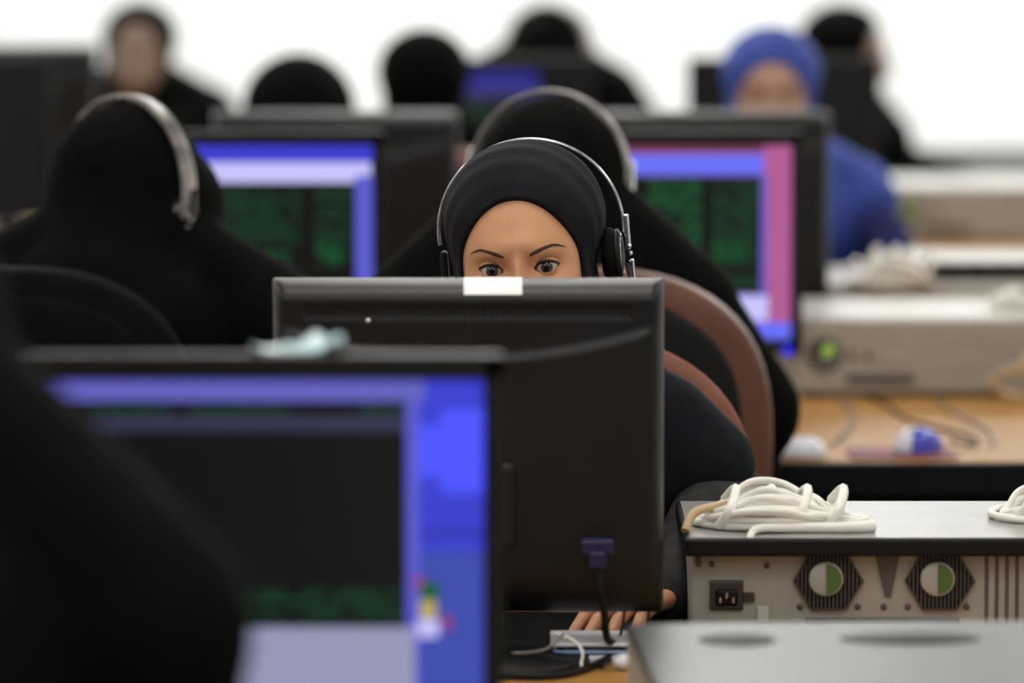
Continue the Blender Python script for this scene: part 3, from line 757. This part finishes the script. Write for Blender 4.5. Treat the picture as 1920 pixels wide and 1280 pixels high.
def hand_caps(W_, d, n_, side, r=.0085):
    """W_ wrist, d forward unit, n_ up unit; side +1: thumb on +x side of d"""
    W_, d, n_ = Vector(W_), Vector(d).normalized(), Vector(n_).normalized(); sx = d.cross(n_).normalized()*side
    C = []
    spread = [-.030, -.010, .010, .029]; ln = [.030, .040, .044, .038]     # little .. index (thumb side positive)
    for k, (s_, L) in enumerate(zip(spread, ln)):
        k0 = W_+sx*s_*.45+d*.012; k1 = W_+sx*s_+d*(.078+.003*(k in (1, 2)))+n_*.006
        C.append((k0, r*1.5, k1, r*1.15))
        fd = (d+sx*(s_*4)).normalized()
        a = k1; dirs = [(fd*cos(t_)-n_*sin(t_)) for t_ in (.18, .62, .95)]; segs = [L, L*.62, L*.5]; rad = [r*1.02, r*.95, r*.85, r*.72]
        for m_ in range(3):
            bb = a+dirs[m_]*segs[m_]; C.append((a, rad[m_], bb, rad[m_+1])); a = bb
    t0 = W_+sx*.018+d*.022-n_*.004; t1 = t0+(sx*.75+d*.6-n_*.15).normalized()*.036; t2 = t1+(sx*.25+d*.95-n_*.12).normalized()*.030; t3 = t2+(d*.95-sx*.2-n_*.25).normalized()*.022
    C += [(W_+d*.005, r*1.6, t0, r*1.6), (t0, r*1.6, t1, r*1.2), (t1, r*1.15, t2, r*1.05), (t2, r*1.05, t3, r*.8)]
    return C
def person(loc, rz, label, skin='skin', coat='black_cloth', scarf='black_cloth', sleeve=None, head=(0, -.02, 1.112), yaw=0, pitch=0, roll=0,
           detail=False, cloak=False, rim=(.066, .082, -.108), arms=None, chador_w=1.0, name='person', seed=1, gaze=None, shz=.955, shw=.165, cone=.10, cr=.112, scale=1.0, bulge=None, cape_len=.55):
    t = thing(name, loc, rz, label, 'person')
    hp = Vector(head); Mh = Matrix.Translation(hp) @ R3(yaw, pitch, roll)
    # arms: (elbow, wrist, hand direction) for side -1 (local -x) and +1
    A = arms or {-1: ((-.235, -.03, .80), (-.13, -.27, .785), (.25, -1, -.12)), 1: ((.235, -.03, .80), (.13, -.27, .785), (-.25, -1, -.12))}
    t.scale = (scale,)*3
    vox = .009
    core = [((0, .06, .55), .135, (0, .06, .70), .105), ((0, .06, .70), .105, (0, .03, .86), .115), ((-.07, .04, .88), .085, (.07, .04, .88), .085),
            ((-shw+.01, .03, shz), .045, (shw-.01, .03, shz), .045), ((0, .03, .96), .05, tuple(hp+Vector((0, .02, -.06))), .046)]
    legs = []
    for s_ in (-1, 1):
        legs += [((s_*.09, .05, .555), .085, (s_*.11, -.36, .545), .058), ((s_*.11, -.36, .54), .055, (s_*.11, -.36, .10), .037), ((s_*.11, -.35, .055), .038, (s_*.12, -.50, .035), .030)]
    armc = []; hands = []
    for s_ in (-1, 1):
        el, wr, hd = A[s_]
        armc += [((s_*shw, .03, shz-.01), .046, el, .037), (el, .036, wr, .025)]
        n_ = Vector((0, 0, 1)); hd = Vector(hd)
        hc = hand_caps(wr, hd, n_, s_)
        hands += hc+[(tuple(Vector(wr)-hd.normalized()*.04), .025, wr, .020)]
    b = B()
    b.mesh(remeshed(core+legs+armc, vox, 5), skin)
    b.mesh(remeshed(hands, .0022 if detail else .005, 3), skin)
    b.grid(head_rows(detail), skin, True, True, Mh)
    b.build('body', t)
    # face parts
    seg = 36 if detail else 14
    for s_ in (-1, 1):
        b = B(); R = .0122; c = Vector((s_*EYE, YE, .0005)); gz = Vector(gaze or (0, -1, 0)).normalized(); rows = []
        qf = Vector((0, -1, 0)).rotation_difference(gz).to_matrix()
        angs = [0.001, .10, .215, .23, .40, .57, .59, .70, .9, 1.3, 1.8, 2.5, 3.13]
        for a in angs: rows.append([c+qf @ Vector((sin(a)*cos(2*PI*k/seg)*R, -cos(a)*R, sin(a)*sin(2*PI*k/seg)*R)) for k in range(seg)])
        b.grid(rows[:4], 'pupil', True, True, Mh); b.grid(rows[3:7], 'iris', True, True, Mh); b.grid(rows[6:], 'sclera', True, True, Mh)
        b.build('eye', t)
        b = B(); pts = []
        for k in range(15):
            u = -1+2*k/14; x = s_*u; dx = x*.0148; z = .0005+s_*dx*.08+.0076*(1-min(1, u*u))**.75
            rr = max(0, .0136**2-dx*dx-(z-.0005)**2)
            y = YE-sqrt(max(rr, 1e-8))-.0003
            pts.append((s_*EYE+dx, y, z+.0002))
        b.tube(pts, [.0004+.0013*sin(PI*min(1, (k+.5)/15))**.5 for k in range(15)], 'lash', 6, M4=Mh); b.build('eyelashes', t)
        b = B(); rows = []
        for k in range(25):
            u = k/24; xx = s_*(.0145+.040*u); z = .0170+.0084*sin(min(1, u/.70)*PI/2)-.0060*max(0, (u-.66)/.34)**1.6
            wd = (.0025*(1-u)**.6+.0002) if u > .2 else .0026*(.5+.5*u/.2)
            rows.append([Vector((xx, surf_y(xx, z+q_)-.0006-(.0004 if abs(q_) < wd*.6 else 0), z+q_)) for q_ in (-wd, -wd*.4, wd*.4, wd)])
        b.grid(rows, 'brow', True, False, Mh); b.build('eyebrow', t)
    b = B(); rows = []
    for k in range(17):
        u = -1+2*k/16; x = .024*u; hh = .0062*(1-u*u)**.6+.0002
        rows.append([Vector((x, surf_y(x, -.0785+q_*hh)-.0006-.0016*(1-abs(u))*(1-abs(q_)*.3), -.0785+q_*hh)) for q_ in (-1, -.6, -.15, .15, .6, 1)])
    b.grid(rows, 'lip', True, False, Mh); b.build('lips', t)
    # coat
    gr = .016
    cc = [(p0, r0+gr, p1, r1+gr) for p0, r0, p1, r1 in core[:4]]+[(p0, r0+.02, p1, r1+.022) for p0, r0, p1, r1 in legs if p0[2] > .2 or True][:0]
    for s_ in (-1, 1): cc += [((s_*.09, .05, .560), .10, (s_*.11, -.35, .55), .078), ((s_*.11, -.36, .54), .075, (s_*.11, -.37, .13), .06)]
    cc += [((0, .0, .53), .1, (0, -.33, .52), .075), ((0, .035, .93), .07, (0, .02, 1.0), .062)]
    b = B(); b.mesh(remeshed(cc, .010, 6), coat); b.build('coat', t)
    for s_ in (-1, 1):
        el, wr, hd = A[s_]; wv, ev = Vector(wr), Vector(el); we = wv+(wv-ev).normalized()*.012
        b = B(); b.mesh(remeshed([((s_*(shw-.015), .035, shz-.015), .052, (Vector((s_*shw, .03, shz))*.4+ev*.6), .056), ((Vector((s_*shw, .03, shz))*.4+ev*.6), .056, el, .053), (el, .051, we, .034)], .007, 4), sleeve or coat); b.build('sleeve', t)
    for s_ in (-1, 1):
        b = B(); b.mesh(remeshed([((s_*.11, -.345, .045), .046, (s_*.118, -.50, .040), .038), ((s_*.11, -.34, .05), .044, (s_*.11, -.345, .10), .046)], .008, 3), 'dark_plastic'); b.build('shoe', t)
    # headscarf with shoulder cape
    b = hood(scarf, rim, detail, Mh, seed=seed)
    hx = hp+Mh.to_3x3() @ Vector((0, .03, -.075))
    cape = [(tuple(hx), .074, (0, .035, .985), .085), ((0, .035, .985), .085, (0, .03, .93), .12), ((-shw, .03, shz-.005), .060, (shw, .03, shz-.005), .060),
            ((-.07, .032, shz-.065), .118, (.07, .032, shz-.065), .118), ((0, .03, .88), .140, (0, .04, .80), .138)]
    for s_ in (-1, 1):
        el = Vector(A[s_][0]); sh = Vector((s_*shw, .03, shz-.01))
        cape += [((s_*.045, .03, shz+.045), .075, tuple(sh), .066), (tuple(sh), .068, tuple(sh.lerp(el, cape_len)), .074)]
    b.mesh(remeshed(cape, .008, 7), 'cape' if scarf == 'scarf' else scarf)
    b.build('headscarf', t)
    if cloak:
        w_ = chador_w
        hq = hp+Vector((0, .014, .035))
        ck = [(tuple(hq+Vector((0, 0, -.005))), cr, tuple(hq+Vector((0, .01, -.08))), cr), (tuple(hq+Vector((0, .02, -.08))), .11, (0, .06, .93), .16)]
        if bulge: ck.append((tuple(hq+Vector((0, .01, -.03))), cr*.95, tuple(hq+Vector(bulge)), cr*.92)); ck.append((tuple(hq+Vector(bulge)), cr*.92, (hq.x+bulge[0]*.6, .03, shz+.02), .10))
        for s_ in (-1, 1):
            el = Vector(A[s_][0])
            ck += [(tuple(hq+Vector((s_*.015, .015, -.05))), cone, (s_*.19*w_, .03, .955), .085), ((s_*.18*w_, .03, .95), .09, tuple(el+Vector((s_*.01, .03, .02))), .095), (tuple(el), .09, (s_*.2, -.05, .58), .12)]
        ck += [((0, .06, .93), .16, (0, .06, .62), .185), ((-.1, .05, .6), .15, (.1, .05, .6), .15)]
        me = remeshed(ck, .010, 8); bm = bmesh.new(); bm.from_mesh(me)
        Mi = Mh.inverted(); dl = []
        for v in bm.verts:
            q_ = Mi @ v.co
            if (q_.y < -.03 and (q_.x/.072)**2+((q_.z+.01)/.098)**2 < 1): dl.append(v)
            elif v.co.y < -.05 and abs(v.co.x) < .05 and .62 < v.co.z < 1.02: dl.append(v)
            else:
                a = math.atan2(v.co.x, v.co.y+.001); k = smooth01((1.05-v.co.z)/.3)
                v.co += Vector((v.co.x, v.co.y-.05, 0)).normalized()*(.006*sin(a*11+v.co.z*6)+.004*sin(a*5-v.co.z*15+seed))*k
        bmesh.ops.delete(bm, geom=dl, context='VERTS'); me2 = bpy.data.meshes.new('chador'); bm.to_mesh(me2); bm.free()
        for p in me2.polygons: p.use_smooth = True
        me2.materials.clear(); me2.materials.append(M[scarf]); o = bpy.data.objects.new('chador', me2); COL.objects.link(o); o.parent = t
        for p in me2.polygons: p.material_index = 0
    return t
def headset(center, R_, label, rad=(.108, .118), bw=.012, cups=(1,), mt='band', th=.0016, boom=True, cup_r=.030, cup_z=-.01, cupm='dark_plastic'):
    """center: head-local origin in world, R_: rotation 4x4. band plane = local xz"""
    t = bpy.data.objects.new('headset', None); t.empty_display_size = .03; COL.objects.link(t)
    t.matrix_world = Matrix.Translation(center) @ R_; tag(t, label, 'headset', None)
    b = B(); rx, rz_ = rad; rows = []
    for k in range(61):
        a = -.10+(PI+.20)*k/60; c, s_ = cos(a), sin(a)
        o_ = Vector((rx*c, 0, rz_*s_)); nn = Vector((c, 0, s_)).normalized()
        w2 = bw/2
        rows.append([o_+nn*th+Vector((0, -w2, 0)), o_+nn*th*1.4, o_+nn*th+Vector((0, w2, 0)), o_-nn*th+Vector((0, w2, 0)), o_-nn*th+Vector((0, -w2, 0))])
    b.grid(rows, mt, True, True); b.build('headband', t)
    for s_ in (-1, 1):
        if s_ in cups:
            T = Matrix.Translation((s_*(rx-.014), 0, cup_z)) @ Matrix.Rotation(s_*PI/2, 4, 'Y')
            b = B(); b.lathe([(.0001, -.012), (cup_r*.8, -.012), (cup_r, -.006), (cup_r*.98, .0), (cup_r*.85, .004), (.0001, .004)], 'black_fabric', 32, T); cu = b.build('ear_cup', t)
            b = B(); b.lathe([(cup_r*.9, .004), (cup_r*.92, .007), (cup_r*.75, .010), (cup_r*.35, .012), (.0001, .0125)], cupm, 32, T)
            b.build('cup_cover', cu)
            b = B(); b.tube([Vector((s_*(rx-.014+.0095), cup_r*.72*cos(q_), cup_z+cup_r*.72*sin(q_))) for q_ in [2*PI*k/24 for k in range(24)]], .0011, 'chrome', 6, True); b.build('chrome_ring', cu)
            b = B(); b.box((s_*(rx+.0035), 0, cup_z+.024), (.006, .011, .040), 'chrome', .0015); b.box((s_*(rx+.007), -.003, cup_z-.022), (.004, .008, .03), 'chrome', .0012); b.build('slider', t)
            for k in range(4):
                b = B(); b.ell((s_*(rx+.005), -.004+.008*(k % 2), cup_z+.008-.009*k), (.0028, .0028, .0028), 'chrome', 10); b.build('rivet', cu)
        else:
            b = B(); b.box((s_*(rx-.004), 0, cup_z-.005), (.008, .018, .045), 'dark_plastic', .003); b.build('temple_pad', t)
    if boom and 1 in cups:
        b = B(); b.tube(spline([(rx+.002, -.01, cup_z-.012), (rx+.004, -.04, cup_z-.05), (rx-.02, -.09, cup_z-.085), (rx-.055, -.112, cup_z-.09)]), .0022, 'dark_plastic', 8); b.build('microphone_boom', t)
        b = B(); b.ell((rx-.06, -.114, cup_z-.09), (.009, .007, .007), 'black_fabric', 14); b.build('microphone', t)
    return t

# --- woman A, in focus
AY = 5.455; AX = X(985, 5.40, 1.11)
hA = (0, -.005, 1.1165); yA, pA, rA = -.10, .10, -.082
hw_ = P(1250, 1158, 5.235); wrA = (hw_.x-AX, hw_.y-AY, .763)
eA = P(1352, 925, 5.49); elA = (eA.x-AX, .035, eA.z-.005)
person((AX, AY, 0), 0, 'woman in black headscarf and headset, eyes looking over the centre monitor', coat='char_cloth', scarf='scarf', sleeve='char_cloth', head=hA, yaw=yA, pitch=pA, roll=rA, detail=True,
       rim=(.0705, .0815, -.105), arms={1: (elA, wrA, (-.55, -.85, -.10)), -1: ((-.235, .03, .83), (-.12, -.20, .795), (.3, -1, -.14))}, gaze=(.10, -1, .02), shz=.925, shw=.152)
headset(Vector((AX, AY, 0))+Vector((hA[0]+.0065, hA[1]+.012, hA[2]+.030)), R3(-.10, 0, rA), 'thin silver-banded headset on the woman behind the centre monitor', rad=(.1060, .103), bw=.010, cups=(1,), th=.0013, cup_z=-.035, cup_r=.031)
CA = make_chair((X(1000, 5.7), 5.53, 0), 0, 'brown leather office chair behind the woman looking over the centre monitor', 'leather', top=1.005, hw=.268)
# --- woman B, turned away behind her
BY = 6.53; BX = X(1032, 6.5, 1.15)
person((BX, BY, 0), PI, 'woman in black chador turned away, directly behind the woman in focus', cloak=True, head=(0, -.01, 1.105), seed=2, chador_w=.92, cone=.09, cr=.108)
headset(Vector((BX, BY+.01, 1.130)), R3(-.42, 0, .05), 'blurred pale-banded headset on the chador wearer behind the centre', rad=(.117, .121), bw=.016, cups=(-1, 1), mt='band_glints', th=.002, boom=False)
CB = make_chair((X(1062, 6.22), 6.48, 0), PI, 'dark brown office chair with black shell between the two central women', 'leather_dark', 'dark_plastic', top=1.035, hw=.275)
# --- woman C, left, turned away
CX_ = X(205, 6.4, .9); CY_ = 6.42
person((CX_, CY_, 0), PI, 'woman in black chador with headset turned away at the left', cloak=True, head=(X(205, 6.4)-X(238, 6.4), -.01, 1.105), roll=.08, seed=4, chador_w=1.1, cone=.05, bulge=(-.034, -.03, -.045), cr=.108)
headset(Vector((X(238, 6.42, 1.15), CY_, 1.128)), R3(-.75, .0, .22), 'silver-banded headset over the black chador at the left', rad=(.121, .122), bw=.024, cups=(-1, 1), mt='band_glints', th=.002, boom=False)
make_chair((X(-25, 6.1), 6.36, 0), PI+.06, 'black office chair back at the left edge behind the nearest screen', 'black_fabric', 'black_fabric', top=1.045, hw=.255)
# --- person D, foreground left
person((X(-300, 3.3), 3.32, 0), PI, 'blurred person in black cloak in the left foreground, turned to the blue screen', cloak=True, seed=6, head=(0, -.01, 1.11), scale=1.09, chador_w=.95, arms={-1: ((-.150, -.03, .80), (-.12, -.27, .79), (.2, -1, -.1)), 1: ((.150, -.03, .80), (.12, -.27, .79), (-.2, -1, -.1))})
make_chair((X(-195, 3.3), 3.27, 0), PI, 'office chair under the cloaked person in the left foreground', 'black_fabric', top=.93, hw=.24)
# --- far people
person((X(262, 11.62), 11.62, 0), 0, 'upright blurred woman with oval face and black chador against the white wall', skin='skin_pale', rim=(.064, .088, -.10), head=(0, -.02, 1.085), seed=8)
person((X(560, 8.95), 8.97, 0), 0, 'black-scarfed woman showing only forehead over the monitor, left of the centre', head=(0, -.02, 1.063), rim=(.06, .04, -.10), cloak=True, cone=.07, cr=.110, pitch=.35, seed=9)
person((X(797, 9.5), 9.5, 0), PI, 'dark round head turned away, nearest the forehead over the left monitor', head=(0, -.02, 1.097), seed=10)
person((X(1028, 11.5), 11.58, 0), PI-.4, 'far headset wearer in black rising behind the small far blue screen', skin='skin_pale', head=(0, -.02, 1.008), cloak=False, seed=11, rim=(.05, .05, -.09), scale=1.06)
headset(Vector((X(1030, 11.5, 1.15), 11.55, 1.10)), R3(-.5, 0, .12), 'blurred pale headset on the far head above the centre', rad=(.115, .113), bw=.03, cups=(-1, 1), mt='band_glints', th=.003, boom=False)
person((X(1443, 8.9), 8.92, 0), 0, 'woman in a blue headscarf facing the camera over the right monitor', coat='blue_dark', scarf='blue_cloth', head=(0, -.02, 1.123), rim=(.068, .070, -.108), skin='skin_mid', seed=12, cape_len=.1)
person((X(1568, 11.75), 11.75, 0), .85, 'dark-clothed person turned sideways behind the blue-scarfed woman\'s shoulder', skin='skin_pale', shw=.14, head=(0, -.03, 1.078), yaw=.5, seed=13)
dup(CB, (X(1315, 9.45), 9.52, 0), PI, 'dark chair back left of the blue headscarf')
for px, yy, rz, lab in ((560, 8.92, 0, 'office chair under the woman showing only her forehead'), (1443, 8.87, 0, 'office chair under the woman in the blue headscarf'), (262, 11.57, 0, 'office chair under the upright woman by the white wall'), (1028, 11.63, PI-.4, 'office chair under the far headset wearer'), (1568, 11.7, .85, 'office chair under the far person turned sideways')):
    dup(CA, (X(px, yy), yy+.08, 0), rz, lab)
for px, yy, lab in ((797, 9.55, 'office chair of the dark round head turned away'), ):
    dup(CA, (X(px, yy), yy-.08, 0), PI, lab)
